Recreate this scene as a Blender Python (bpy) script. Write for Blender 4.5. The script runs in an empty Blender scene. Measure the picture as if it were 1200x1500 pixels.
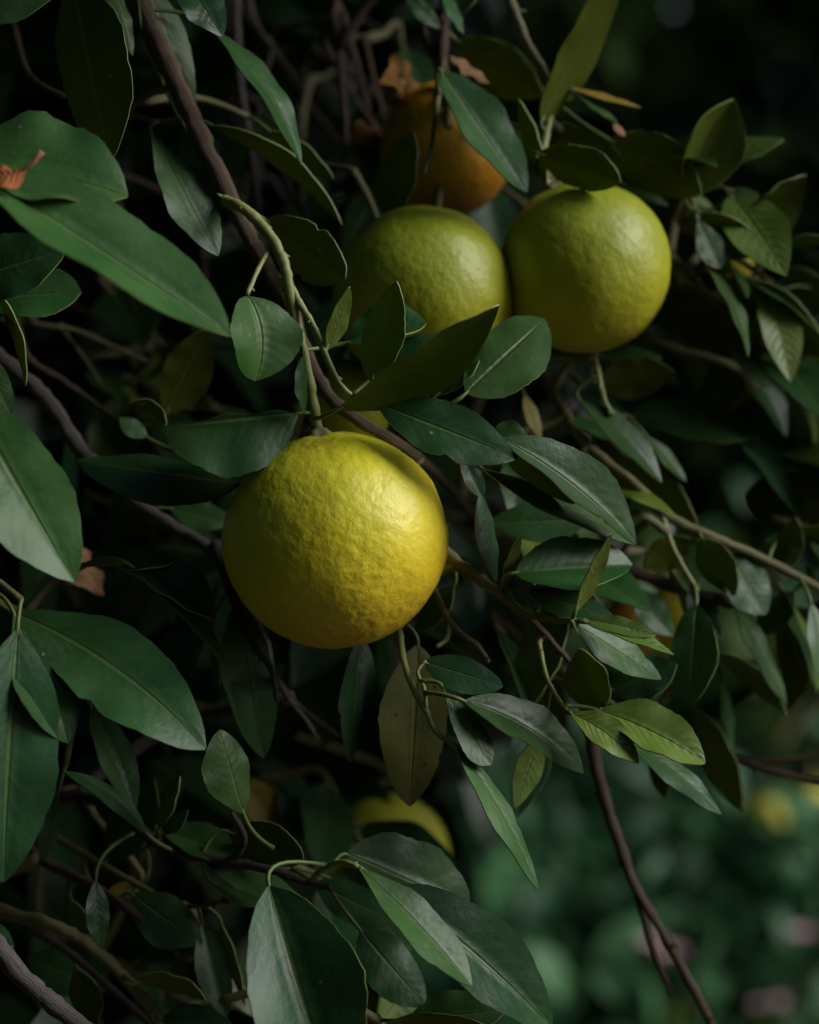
import bpy, math, random
import numpy as np
from mathutils import Vector, Matrix, noise

random.seed(11)
rng = np.random.default_rng(11)
SC = bpy.context.scene
COL = SC.collection

# ------------------------------------------------------------------ camera, sky, sun, exposure
CAM_H, PITCH = 1.38, math.radians(-7.0)
D0 = 0.90                       # metres to the front fruit
K = 0.0003                      # tangent per photo pixel (1500 px tall photograph)
cam_d = bpy.data.cameras.new('camera')
cam = bpy.data.objects.new('camera', cam_d); COL.objects.link(cam)
cam.location = (0, 0, CAM_H)
cam.rotation_euler = (math.radians(90) + PITCH, 0, 0)
cam_d.sensor_fit = 'VERTICAL'; cam_d.sensor_height = 24; cam_d.lens = 24 / (1500 * K)
cam_d.clip_start = 0.02; cam_d.clip_end = 800
cam_d.dof.use_dof = True; cam_d.dof.focus_distance = D0 - 0.025
cam_d.dof.aperture_fstop = 3.0; cam_d.dof.aperture_blades = 9
SC.camera = cam

SUN_DIR = Vector((0.83, -0.06, 0.55)).normalized()     # towards the light
world = bpy.data.worlds.new('World'); SC.world = world; world.use_nodes = True
wn, wl = world.node_tree.nodes, world.node_tree.links
sky = wn.new('ShaderNodeTexSky'); sky.sky_type = 'NISHITA'; sky.sun_disc = False
sky.sun_elevation = math.asin(SUN_DIR.z); sky.sun_rotation = math.atan2(SUN_DIR.x, SUN_DIR.y)
sky.air_density = 1.0; sky.dust_density = 1.5; sky.ozone_density = 1.0
wl.new(sky.outputs[0], wn['Background'].inputs[0]); wn['Background'].inputs[1].default_value = 0.055
sun_d = bpy.data.lights.new('sun', 'SUN'); sun_d.energy = 2.8; sun_d.angle = math.radians(40)
sun_d.color = (1.0, 0.99, 0.965)
sun = bpy.data.objects.new('sun', sun_d); COL.objects.link(sun)
sun.rotation_euler = SUN_DIR.to_track_quat('Z', 'Y').to_euler()
SC.view_settings.view_transform = 'Standard'; SC.view_settings.look = 'None'
SC.view_settings.exposure = 0.5; SC.view_settings.gamma = 1.0
SC.cycles.use_denoising = True; SC.cycles.denoiser = 'OPENIMAGEDENOISE'
SC.cycles.max_bounces = 5; SC.cycles.diffuse_bounces = 2; SC.cycles.glossy_bounces = 2
SC.cycles.transmission_bounces = 4; SC.cycles.transparent_max_bounces = 4
SC.cycles.sample_clamp_indirect = 6; SC.cycles.caustics_reflective = False; SC.cycles.caustics_refractive = False

# camera frame -> world (no scaling, only the camera's own rotation and place)
CP, SP_ = math.cos(PITCH), math.sin(PITCH)
AX = np.array([1.0, 0, 0]); AF = np.array([0, CP, SP_]); AU = np.array([0, -SP_, CP]); AZ = -AF
CAMP = np.array([0, 0, CAM_H])
def P(px, py, d):
    """photo pixel and centimetres behind the front fruit -> world point"""
    Z = D0 + d / 100.0
    return CAMP + AX * ((px - 600) * K * Z) + AU * (-(py - 750) * K * Z) + AF * Z

# ------------------------------------------------------------------ object helpers
def tag(o, label=None, cat=None, group=None, kind=None):
    if label: o['label'] = label
    if cat: o['category'] = cat
    if group: o['group'] = group
    if kind: o['kind'] = kind
    return o
WPOS = {}
def empty(name, loc):
    o = bpy.data.objects.new(name, None); COL.objects.link(o); o.location = loc
    o.empty_display_size = 0.02
    WPOS[o.name] = np.array(loc, float); return o
class MB:
    """collects quads / triangles with material slots and uvs"""
    def __init__(s): s.v = []; s.f = []; s.m = []; s.uv = []; s.n = 0
    def add(s, V, F, m=0, UV=None):
        V = np.asarray(V, float); F = [tuple(i + s.n for i in f) for f in F]
        s.v.append(V); s.f += F; s.m += ([m] * len(F) if np.isscalar(m) else list(m))
        s.uv.append(np.zeros((len(V), 2)) if UV is None else np.asarray(UV, float)); s.n += len(V)
    def build(s, name, mats, parent=None, origin=None, smooth=True):
        V = np.vstack(s.v); UV = np.vstack(s.uv)
        origin = V.mean(0) if origin is None else np.asarray(origin, float)
        me = bpy.data.meshes.new(name); me.from_pydata((V - origin).tolist(), [], s.f)
        for m in (mats if isinstance(mats, (list, tuple)) else [mats]): me.materials.append(m)
        me.polygons.foreach_set('material_index', s.m)
        me.polygons.foreach_set('use_smooth', [smooth] * len(s.f))
        ul = me.uv_layers.new(name='UVMap'); li = np.empty(len(me.loops), int)
        me.loops.foreach_get('vertex_index', li); ul.data.foreach_set('uv', UV[li].ravel())
        me.update()
        o = bpy.data.objects.new(name, me); COL.objects.link(o)
        pw = np.zeros(3)
        if parent is not None: o.parent = parent; pw = WPOS[parent.name]
        o.location = origin - pw; WPOS[o.name] = origin
        return o
def unit(v): return v / (np.linalg.norm(v) + 1e-12)
def spline(pts, sub=6):
    """Catmull-Rom through rows (any columns)"""
    p = np.asarray(pts, float); n = len(p)
    if n == 2: return p[0] + (p[1] - p[0]) * np.linspace(0, 1, sub + 1)[:, None]
    q = np.vstack([2 * p[0] - p[1], p, 2 * p[-1] - p[-2]]); out = []
    for i in range(n - 1):
        a, b, c, d = q[i:i + 4]
        for t in np.linspace(0, 1, sub, endpoint=False):
            out.append(.5 * ((2 * b) + (c - a) * t + (2 * a - 5 * b + 4 * c - d) * t * t + (3 * b - a - 3 * c + d) * t ** 3))
    out.append(p[-1]); return np.array(out)
def tube(mb, C, R, m=0, sides=8, knob=0.0, seed=0, cap=True):
    C = np.asarray(C, float); n = len(C); R = np.broadcast_to(np.asarray(R, float), (n,)).copy()
    T = np.gradient(C, axis=0); T /= np.linalg.norm(T, axis=1)[:, None] + 1e-12
    u = np.cross(T[0], [.3, .5, .81]); u = unit(u); V = []; UV = []
    L = 0; r_ = np.random.default_rng(seed)
    nz = r_.normal(size=(n, sides)) * knob
    for i in range(n):
        u = unit(u - T[i] * np.dot(u, T[i])); w = np.cross(T[i], u)
        if i: L += np.linalg.norm(C[i] - C[i - 1])
        for j in range(sides):
            a = 2 * math.pi * j / sides
            V.append(C[i] + (u * math.cos(a) + w * math.sin(a)) * R[i] * (1 + nz[i, j])); UV.append((L * 20, j / sides))
    F = [(i * sides + j, i * sides + (j + 1) % sides, (i + 1) * sides + (j + 1) % sides, (i + 1) * sides + j)
         for i in range(n - 1) for j in range(sides)]
    if cap:
        F.append(tuple(range(sides - 1, -1, -1))); F.append(tuple((n - 1) * sides + j for j in range(sides)))
    mb.add(V, F, m, UV)

# ------------------------------------------------------------------ materials
def new_mat(name):
    m = bpy.data.materials.new(name); m.use_nodes = True
    nt = m.node_tree; return m, nt.nodes, nt.links, nt.nodes['Principled BSDF']
def ramp(N, stops):
    r = N.new('ShaderNodeValToRGB'); e = r.color_ramp.elements
    while len(e) < len(stops): e.new(.5)
    for i, (p, c) in enumerate(stops):
        e[i].position = p; e[i].color = (*c, 1) if len(c) == 3 else c
    return r
def math_(N, L, op, a, b=None, c=None):
    n = N.new('ShaderNodeMath'); n.operation = op
    for i, x in enumerate((a, b, c)):
        if x is None: continue
        if isinstance(x, (int, float)): n.inputs[i].default_value = x
        else: L.new(x, n.inputs[i])
    return n.outputs[0]
def mixc(N, L, f, a, b, mode='MIX'):
    n = N.new('ShaderNodeMix'); n.data_type = 'RGBA'; n.blend_type = mode
    for i, x in ((0, f), (6, a), (7, b)):
        if isinstance(x, (int, float)): n.inputs[i].default_value = x
        elif isinstance(x, tuple): n.inputs[i].default_value = (*x, 1)
        else: L.new(x, n.inputs[i])
    return n.outputs[2]
def leaf_mat(name, c0, c1, rib, rough=.4, trans=.36, tcol=None, ripple=.05, spec=.5, spots=0, wear=None, rnd=.25, coat=0.0):
    m, N, L, B = new_mat(name)
    uv = N.new('ShaderNodeUVMap'); uv.uv_map = 'UVMap'
    sep = N.new('ShaderNodeSeparateXYZ'); L.new(uv.outputs[0], sep.inputs[0])
    u, v = sep.outputs[0], sep.outputs[1]
    va = math_(N, L, 'ABSOLUTE', math_(N, L, 'SUBTRACT', math_(N, L, 'MULTIPLY', v, 2.0), 1.0))
    geo = N.new('ShaderNodeNewGeometry'); oi = N.new('ShaderNodeObjectInfo')
    tc = N.new('ShaderNodeTexCoord')
    rsum = math_(N, L, 'FRACT', math_(N, L, 'ADD', oi.outputs['Random'], geo.outputs['Random Per Island']))
    off = N.new('ShaderNodeVectorMath'); off.operation = 'ADD'; L.new(tc.outputs['Object'], off.inputs[0])
    cmb = N.new('ShaderNodeCombineXYZ'); L.new(math_(N, L, 'MULTIPLY', oi.outputs['Random'], 7.0), cmb.inputs[0]); L.new(cmb.outputs[0], off.inputs[1])
    nz = N.new('ShaderNodeTexNoise'); nz.inputs['Scale'].default_value = 38; nz.inputs['Detail'].default_value = 5; nz.inputs['Roughness'].default_value = .62
    L.new(off.outputs[0], nz.inputs['Vector'])
    nf = N.new('ShaderNodeTexNoise'); nf.inputs['Scale'].default_value = 420; nf.inputs['Detail'].default_value = 3; L.new(off.outputs[0], nf.inputs['Vector'])
    base = ramp(N, [(.3, c0), (.7, c1)]); L.new(nz.outputs[0], base.inputs[0])
    hsv = N.new('ShaderNodeHueSaturation'); L.new(base.outputs[0], hsv.inputs['Color'])
    L.new(math_(N, L, 'ADD', math_(N, L, 'MULTIPLY', rsum, .05), .475), hsv.inputs['Hue'])
    L.new(math_(N, L, 'ADD', math_(N, L, 'MULTIPLY', oi.outputs['Random'], 2 * rnd), 1 - rnd), hsv.inputs['Value'])
    col = hsv.outputs[0]
    # lateral veins curve forward from the midrib
    ph = math_(N, L, 'SUBTRACT', math_(N, L, 'MULTIPLY', u, 62.0), math_(N, L, 'MULTIPLY', math_(N, L, 'POWER', va, 1.3), 13.0))
    ph = math_(N, L, 'ADD', ph, math_(N, L, 'MULTIPLY', nz.outputs[0], 9.0))
    wv = math_(N, L, 'SINE', ph)
    vein = math_(N, L, 'POWER', math_(N, L, 'MULTIPLY_ADD', wv, .5, .5), 16.0)
    vein = math_(N, L, 'MULTIPLY', vein, math_(N, L, 'SUBTRACT', 1.0, va))
    col = mixc(N, L, math_(N, L, 'MULTIPLY', vein, .20), col, rib)
    ribm = N.new('ShaderNodeMapRange'); ribm.inputs[1].default_value = .07; ribm.inputs[2].default_value = .02
    wid = math_(N, L, 'MULTIPLY', va, math_(N, L, 'ADD', u, .5)); L.new(wid, ribm.inputs[0])
    col = mixc(N, L, math_(N, L, 'MULTIPLY', ribm.outputs[0], .65), col, rib)
    # fine mottling + pale specks of dust
    col = mixc(N, L, .35, col, mixc(N, L, nf.outputs[0], (.35, .35, .35), (.68, .68, .68)), 'OVERLAY')
    sp = N.new('ShaderNodeTexVoronoi'); sp.inputs['Scale'].default_value = 130; L.new(off.outputs[0], sp.inputs['Vector'])
    spm = math_(N, L, 'LESS_THAN', sp.outputs['Distance'], .085)
    rare = N.new('ShaderNodeSeparateColor'); L.new(sp.outputs['Color'], rare.inputs[0])
    spm = math_(N, L, 'MULTIPLY', spm, math_(N, L, 'GREATER_THAN', rare.outputs[0], .93))
    col = mixc(N, L, math_(N, L, 'MULTIPLY', spm, .55), col, (.33, .31, .22))
    if wear:
        w = N.new('ShaderNodeTexNoise'); w.inputs['Scale'].default_value = 55; w.inputs['Detail'].default_value = 4; L.new(off.outputs[0], w.inputs['Vector'])
        wr = ramp(N, [(.52, (0, 0, 0)), (.66, (1, 1, 1))]); L.new(w.outputs[0], wr.inputs[0])
        col = mixc(N, L, math_(N, L, 'MULTIPLY', wr.outputs[0], .5), col, wear)
    if spots:
        s2 = N.new('ShaderNodeTexVoronoi'); s2.inputs['Scale'].default_value = 260; L.new(off.outputs[0], s2.inputs['Vector'])
        rr = N.new('ShaderNodeSeparateColor'); L.new(s2.outputs['Color'], rr.inputs[0])
        k = math_(N, L, 'MULTIPLY', math_(N, L, 'LESS_THAN', s2.outputs['Distance'], .26), math_(N, L, 'GREATER_THAN', rr.outputs[0], .9))
        k = math_(N, L, 'MULTIPLY', k, math_(N, L, 'GREATER_THAN', nz.outputs[0], .5))
        col = mixc(N, L, math_(N, L, 'MULTIPLY', k, spots), col, (.012, .008, .005))
    L.new(col, B.inputs['Base Color'])
    rg = math_(N, L, 'MULTIPLY_ADD', nz.outputs[0], .3, rough - .15)
    L.new(rg, B.inputs['Roughness']); B.inputs['Specular IOR Level'].default_value = spec
    # relief: quilting between veins, midrib groove, fine grain
    h = math_(N, L, 'MULTIPLY', math_(N, L, 'MULTIPLY', wv, math_(N, L, 'SUBTRACT', 1.05, va)), ripple)
    h = math_(N, L, 'SUBTRACT', h, math_(N, L, 'MULTIPLY', ribm.outputs[0], .8))
    h = math_(N, L, 'ADD', h, math_(N, L, 'MULTIPLY', nz.outputs[0], 1.6))
    h = math_(N, L, 'ADD', h, math_(N, L, 'MULTIPLY', nf.outputs[0], .25))
    bp = N.new('ShaderNodeBump'); bp.inputs['Strength'].default_value = .8; bp.inputs['Distance'].default_value = .0006
    L.new(h, bp.inputs['Height']); L.new(bp.outputs[0], B.inputs['Normal'])
    tr = N.new('ShaderNodeBsdfTranslucent')
    if tcol: L.new(mixc(N, L, .5, col, tcol), tr.inputs[0])
    else: L.new(col, tr.inputs[0])
    mx = N.new('ShaderNodeMixShader'); mx.inputs[0].default_value = trans
    L.new(B.outputs[0], mx.inputs[1]); L.new(tr.outputs[0], mx.inputs[2])
    L.new(mx.outputs[0], N['Material Output'].inputs[0])
    return m
def mass_mat(name, c0, c1, rough, trans, spec=.4):
    m, N, L, B = new_mat(name)
    geo = N.new('ShaderNodeNewGeometry'); rp = ramp(N, [(0, c0), (1, c1)]); L.new(geo.outputs['Random Per Island'], rp.inputs[0])
    L.new(rp.outputs[0], B.inputs['Base Color']); B.inputs['Roughness'].default_value = rough; B.inputs['Specular IOR Level'].default_value = spec
    tr = N.new('ShaderNodeBsdfTranslucent'); L.new(rp.outputs[0], tr.inputs[0])
    mx = N.new('ShaderNodeMixShader'); mx.inputs[0].default_value = trans
    L.new(B.outputs[0], mx.inputs[1]); L.new(tr.outputs[0], mx.inputs[2]); L.new(mx.outputs[0], N['Material Output'].inputs[0])
    return m
TG = (.36, .45, .02)
MU = leaf_mat('leaf_upper', (.013, .053, .015), (.031, .097, .024), (.10, .16, .045), rough=.38, tcol=TG, spec=.36)
MUL = leaf_mat('leaf_upper_light', (.023, .079, .019), (.050, .128, .029), (.11, .17, .045), rough=.40, spec=.36, tcol=TG)
ML = leaf_mat('leaf_under', (.066, .098, .008), (.095, .128, .011), (.14, .15, .035), rough=.62, tcol=TG, ripple=.03, spec=.15)
MY = leaf_mat('leaf_young', (.095, .165, .024), (.13, .21, .032), (.22, .28, .06), rough=.42, trans=.32, tcol=(.35, .45, .03), ripple=.22)
MYU = leaf_mat('leaf_young_under', (.105, .155, .024), (.14, .19, .03), (.24, .27, .07), rough=.58, trans=.32, tcol=(.35, .42, .03), ripple=.12, spec=.3)
MYEL = leaf_mat('leaf_yellowing', (.20, .17, .018), (.34, .25, .022), (.32, .27, .06), rough=.5, trans=.3, tcol=(.45, .36, .03), wear=(.12, .12, .02))
MSPOT = leaf_mat('leaf_spotted', (.055, .068, .010), (.125, .112, .013), (.12, .10, .02), rough=.6, trans=.25, tcol=(.3, .22, .02), spots=.9, spec=.3)
MDRY = leaf_mat('leaf_dry', (.22, .075, .022), (.36, .14, .04), (.30, .15, .06), rough=.75, trans=.2, tcol=(.4, .13, .03), spec=.2, ripple=.6)
MDRYP = leaf_mat('leaf_dry_pale', (.30, .17, .08), (.42, .25, .13), (.35, .22, .1), rough=.8, trans=.15, spec=.2, ripple=.5)
def plain(name, c, rough, c2=None, scale=60, bump=0.0, stretch=None, spec=.4):
    m, N, L, B = new_mat(name)
    tc = N.new('ShaderNodeTexCoord'); mp = N.new('ShaderNodeMapping')
    if stretch: L.new(tc.outputs['UV'], mp.inputs[0]); mp.inputs['Scale'].default_value = stretch
    else: L.new(tc.outputs['Object'], mp.inputs[0])
    nz = N.new('ShaderNodeTexNoise'); nz.inputs['Scale'].default_value = scale; nz.inputs['Detail'].default_value = 6; nz.inputs['Roughness'].default_value = .65
    L.new(mp.outputs[0], nz.inputs['Vector'])
    r = ramp(N, [(.32, c), (.68, c2 or tuple(x * 1.5 for x in c))]); L.new(nz.outputs[0], r.inputs[0])
    L.new(r.outputs[0], B.inputs['Base Color']); B.inputs['Roughness'].default_value = rough; B.inputs['Specular IOR Level'].default_value = spec
    if bump:
        bp = N.new('ShaderNodeBump'); bp.inputs['Strength'].default_value = 1; bp.inputs['Distance'].default_value = bump
        L.new(nz.outputs[0], bp.inputs['Height']); L.new(bp.outputs[0], B.inputs['Normal'])
    return m
MRIM = plain('leaf_margin', (.16, .22, .06), .5, (.24, .29, .09))
MRIMD = plain('leaf_margin_dark', (.08, .13, .03), .5, (.12, .17, .05))
MPET = plain('leaf_stalk', (.06, .10, .02), .5, (.10, .14, .03))
MGST = plain('green_stem', (.13, .17, .045), .55, (.21, .22, .07), 26, .0004)
MBRK = plain('brown_bark', (.03, .02, .014), .8, (.13, .085, .045), 5, .0012, (1.2, 7, 1))
MGRY = plain('grey_bark', (.05, .042, .042), .85, (.13, .11, .105), 5, .0010, (1.5, 6, 1))
MOLV = plain('olive_twig', (.09, .085, .035), .65, (.17, .15, .06), 5, .0006, (1.5, 5, 1))
MRED = plain('red_brown_bark', (.034, .022, .013), .8, (.09, .058, .034), 5, .0008, (1.5, 5, 1))
MDRK = plain('dark_twig', (.03, .026, .02), .8, (.06, .05, .04), 5, .0008, (1.5, 5, 1))
MCAL = plain('calyx_green', (.16, .17, .06), .7, (.25, .2, .1), 300, .0003)
def fruit_mat(name, green, yellow, orange, gbias, axis_mix=1.0):
    m, N, L, B = new_mat(name)
    tc = N.new('ShaderNodeTexCoord')
    nz = N.new('ShaderNodeTexNoise'); nz.inputs['Scale'].default_value = 16; nz.inputs['Detail'].default_value = 4; L.new(tc.outputs['Object'], nz.inputs['Vector'])
    sx = N.new('ShaderNodeSeparateXYZ'); L.new(tc.outputs['Object'], sx.inputs[0])
    # the peel is greener towards the stem, yellower towards the blossom end
    g = math_(N, L, 'MULTIPLY_ADD', sx.outputs[2], 9.0 * axis_mix, gbias)
    g = math_(N, L, 'SUBTRACT', g, math_(N, L, 'MULTIPLY', sx.outputs[0], 5.0 * axis_mix))
    g = math_(N, L, 'ADD', g, math_(N, L, 'MULTIPLY', math_(N, L, 'SUBTRACT', nz.outputs[0], .5), 1.1))
    r = ramp(N, [(.0, orange), (.42, yellow), (1.0, green)]); L.new(g, r.inputs[0])
    n2 = N.new('ShaderNodeTexNoise'); n2.inputs['Scale'].default_value = 120; n2.inputs['Detail'].default_value = 4; L.new(tc.outputs['Object'], n2.inputs['Vector'])
    col = mixc(N, L, .28, r.outputs[0], mixc(N, L, n2.outputs[0], (.3, .3, .3), (.7, .7, .7)), 'OVERLAY')
    # oil glands: dense darker pits
    vo = N.new('ShaderNodeTexVoronoi'); vo.inputs['Scale'].default_value = 620; vo.inputs['Randomness'].default_value = .9; L.new(tc.outputs['Object'], vo.inputs['Vector'])
    pit = ramp(N, [(.05, (1, 1, 1)), (.32, (0, 0, 0))]); L.new(vo.outputs['Distance'], pit.inputs[0])
    col = mixc(N, L, math_(N, L, 'MULTIPLY', pit.outputs[0], .03), col, tuple(x * .55 for x in green))
    # scattered rind blemishes
    bl = N.new('ShaderNodeTexVoronoi'); bl.inputs['Scale'].default_value = 85; L.new(tc.outputs['Object'], bl.inputs['Vector'])
    bs = N.new('ShaderNodeSeparateColor'); L.new(bl.outputs['Color'], bs.inputs[0])
    bm = math_(N, L, 'MULTIPLY', math_(N, L, 'LESS_THAN', bl.outputs['Distance'], .07), math_(N, L, 'GREATER_THAN', bs.outputs[0], .955))
    col = mixc(N, L, math_(N, L, 'MULTIPLY', bm, .55), col, (.12, .08, .02))
    sc_ = N.new('ShaderNodeTexNoise'); sc_.inputs['Scale'].default_value = 34; sc_.inputs['Detail'].default_value = 7; sc_.inputs['Roughness'].default_value = .7; sc_.inputs['Distortion'].default_value = .8; L.new(tc.outputs['Object'], sc_.inputs['Vector'])
    sr = ramp(N, [(.58, (0, 0, 0)), (.72, (1, 1, 1))]); L.new(sc_.outputs[0], sr.inputs[0])
    col = mixc(N, L, math_(N, L, 'MULTIPLY', sr.outputs[0], .38), col, (.42, .33, .11))
    L.new(col, B.inputs['Base Color'])
    L.new(math_(N, L, 'MULTIPLY_ADD', n2.outputs[0], .16, .36), B.inputs['Roughness']); B.inputs['Specular IOR Level'].default_value = .45
    n3 = N.new('ShaderNodeTexNoise'); n3.inputs['Scale'].default_value = 290; n3.inputs['Detail'].default_value = 2; L.new(tc.outputs['Object'], n3.inputs['Vector'])
    h = math_(N, L, 'ADD', math_(N, L, 'MULTIPLY', n3.outputs[0], .62), math_(N, L, 'MULTIPLY', pit.outputs[0], -.09))
    bp = N.new('ShaderNodeBump'); bp.inputs['Strength'].default_value = .7; bp.inputs['Distance'].default_value = .0011
    L.new(h, bp.inputs['Height']); L.new(bp.outputs[0], B.inputs['Normal'])
    return m
MF1 = fruit_mat('peel_yellow', (.34, .40, .02), (.68, .58, .025), (.70, .48, .02), .36)
MF5 = fruit_mat('peel_lime', (.32, .37, .03), (.56, .53, .05), (.56, .46, .03), .5)
MF2 = fruit_mat('peel_green', (.22, .28, .015), (.39, .38, .018), (.54, .40, .02), .62)
MF3 = fruit_mat('peel_orange', (.33, .22, .015), (.42, .23, .012), (.40, .17, .012), .25)

# ------------------------------------------------------------------ ground
def ground_mat():
    m, N, L, B = new_mat('soil_and_litter')
    tc = N.new('ShaderNodeTexCoord')
    a = N.new('ShaderNodeTexNoise'); a.inputs['Scale'].default_value = 3; a.inputs['Detail'].default_value = 8; L.new(tc.outputs['Object'], a.inputs['Vector'])
    b = N.new('ShaderNodeTexVoronoi'); b.inputs['Scale'].default_value = 26; L.new(tc.outputs['Object'], b.inputs['Vector'])
    r = ramp(N, [(.35, (.045, .036, .028)), (.65, (.10, .08, .06))]); L.new(a.outputs[0], r.inputs[0])
    c = mixc(N, L, .3, r.outputs[0], b.outputs['Color'], 'OVERLAY')
    L.new(c, B.inputs['Base Color']); B.inputs['Roughness'].default_value = .95
    bp = N.new('ShaderNodeBump'); bp.inputs['Distance'].default_value = .02; L.new(a.outputs[0], bp.inputs['Height']); L.new(bp.outputs[0], B.inputs['Normal'])
    return m
mb = MB(); gx = np.concatenate([[-300, -60, -20], np.linspace(-10, 10, 41), [20, 60, 300]]); ny = len(gx)
V = [(x, y + 4, .05 * noise.noise(Vector((x * .7, y * .7, 0))) if abs(x) < 11 and abs(y) < 11 else 0.0) for y in gx for x in gx]
mb.add(V, [(j * ny + i, j * ny + i + 1, (j + 1) * ny + i + 1, (j + 1) * ny + i) for j in range(ny - 1) for i in range(ny - 1)])
tag(mb.build('ground', ground_mat(), origin=(0, 0, 0)), kind='structure')

# ------------------------------------------------------------------ leaf builder
def profile(t, p, q, tip=.035):
    f = np.sin(np.pi * np.clip(t, 0, 1) ** p) ** q
    return np.clip(f, 0, 1)
def leaf_geo(mb, B, T, bow, eP, eQ, updir, p=.92, q=.8, nt=20, nv=4, th=.00045, ms=(0, 1, 2), wave=.05, conv=.06, seed=0, notch=0.0, rag=0.0):
    r_ = np.random.default_rng(seed)
    t = np.linspace(0, 1, nt + 1)
    t = t + .035 * np.sin(2 * np.pi * t)*0
    Mid = B + (T - B) * t[:, None] + bow * (4 * t * (1 - t))[:, None]
    f = profile(t, p, q); f[0] = max(f[0], .05); f[-1] = max(f[-1], .03)
    v = np.concatenate([-np.linspace(1, 0, nv, endpoint=False), [0], np.linspace(0, 1, nv + 1)[1:]])
    nV = len(v); w = max(np.linalg.norm(eP), np.linalg.norm(eQ))
    X = np.zeros((nt + 1, nV, 3)); flatn = unit(np.cross(T - B, eP - eQ))
    if np.dot(flatn, updir) < 0: flatn = -flatn
    ph = r_.uniform(0, 6.28, 4); fr = r_.uniform(1.6, 3.2, 2)
    bite = np.where(r_.random(2) < (.13 if w < .36 * np.linalg.norm(T - B) else 0), r_.uniform(.07, .2, 2), 0.0); bt = r_.uniform(.25, .9, 2)
    for j, vv in enumerate(v):
        e = eP if vv > 0 else eQ; a = abs(vv); k = 0 if vv > 0 else 1
        edge = 1 + (.018 * np.sin(t * 55 + ph[k]) + .03 * np.sin(t * 9 + ph[k + 2])) * a ** 2
        if bite[k]: edge = edge - bite[k] * a ** 3 * np.exp(-((t - bt[k]) / .03) ** 2)
        if rag: edge = edge - rag * a ** 3 * (r_.random(nt + 1) > .72)
        X[:, j] = Mid + (a * f * edge)[:, None] * e
        z = conv * w * np.sin(np.pi * a * .5) ** 2 * f * -1 + conv * w * 1.2 * a * (1 - a) * f
        z = z + wave * w * np.sin(2 * np.pi * fr[k] * t + ph[k]) * a ** 2 * f
        X[:, j] += z[:, None] * flatn
        if notch: X[:, j] -= (unit(T - B) * w * notch) * (np.exp(-((1 - t) / .06) ** 2) * (1 - a))[:, None]
    gt = np.gradient(X, axis=0); gv = np.gradient(X, axis=1)
    Nn = np.cross(gt, gv); ln = np.linalg.norm(Nn, axis=2, keepdims=True); Nn = np.where(ln > 1e-14, Nn / (ln + 1e-16), flatn)
    sg = 1.0
    if (Nn.reshape(-1, 3) @ flatn).mean() < 0: Nn = -Nn; sg = -1.0
    Nn[0] = Nn[1]; Nn[-1] = Nn[-2]
    UV = np.stack(np.meshgrid(t, v * .5 + .5, indexing='ij'), -1).reshape(-1, 2)
    top = (X + Nn * th / 2).reshape(-1, 3); bot = (X - Nn * th / 2).reshape(-1, 3)
    q_ = [(i * nV + j, (i + 1) * nV + j, (i + 1) * nV + j + 1, i * nV + j + 1) for i in range(nt) for j in range(nV - 1)]
    qr = [f[::-1] for f in q_]
    mb.add(top, q_ if sg > 0 else qr, ms[0], UV); mb.add(bot, qr if sg > 0 else q_, ms[1], UV)
    loop = [i * nV for i in range(nt + 1)] + [nt * nV + j for j in range(1, nV)] + [i * nV + nV - 1 for i in range(nt - 1, -1, -1)] + [j for j in range(nV - 2, 0, -1)]
    n = len(loop); RV = np.vstack([top[loop], bot[loop]])
    mb.add(RV, [(i, (i + 1) % n, n + (i + 1) % n, n + i) if sg < 0 else (i, n + i, n + (i + 1) % n, (i + 1) % n) for i in range(n)], ms[2])

KINDS = {  # upper, under, margin
    'u': (MU, ML, MRIM), 'U': (MUL, ML, MRIM), 'l': (MU, ML, MRIM), 'd': (MU, ML, MRIMD),
    'y': (MY, MYU, MRIM), 'Y': (MY, MYU, MRIM), 'e': (MYEL, MYEL, MRIM), 's': (MSPOT, MSPOT, MRIMD),
    'b': (MDRY, MDRY, MDRY), 'B': (MDRYP, MDRYP, MDRYP)}
UNDER = set('lY')

# ------------------------------------------------------------------ the citrus tree
TREE_BASE = np.array([-.42, 1.62, 0.0])
tree = empty('citrus_tree', TREE_BASE)
tag(tree, 'leafy citrus tree with glossy dark green leaves and hanging yellow green fruit', 'tree')
SKEL_P, SKEL_O = [], []          # points on wood where leaves and twigs may join, and the part they lie on
def register(pts, o):
    SKEL_P.extend(np.asarray(pts).tolist()); SKEL_O.extend([o] * len(pts))
def nearest_behind(pt, axis):
    A = np.asarray(SKEL_P); D = pt - A; l = np.linalg.norm(D, axis=1) + 1e-9
    i = int(np.argmin((l + .004) * (1 + 1.1 * (1 - (D @ axis) / l)))); return A[i], SKEL_O[i]
def nearest(pt):
    A = np.asarray(SKEL_P); i = int(np.argmin(((A - pt) ** 2).sum(1))); return A[i], SKEL_O[i]
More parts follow.
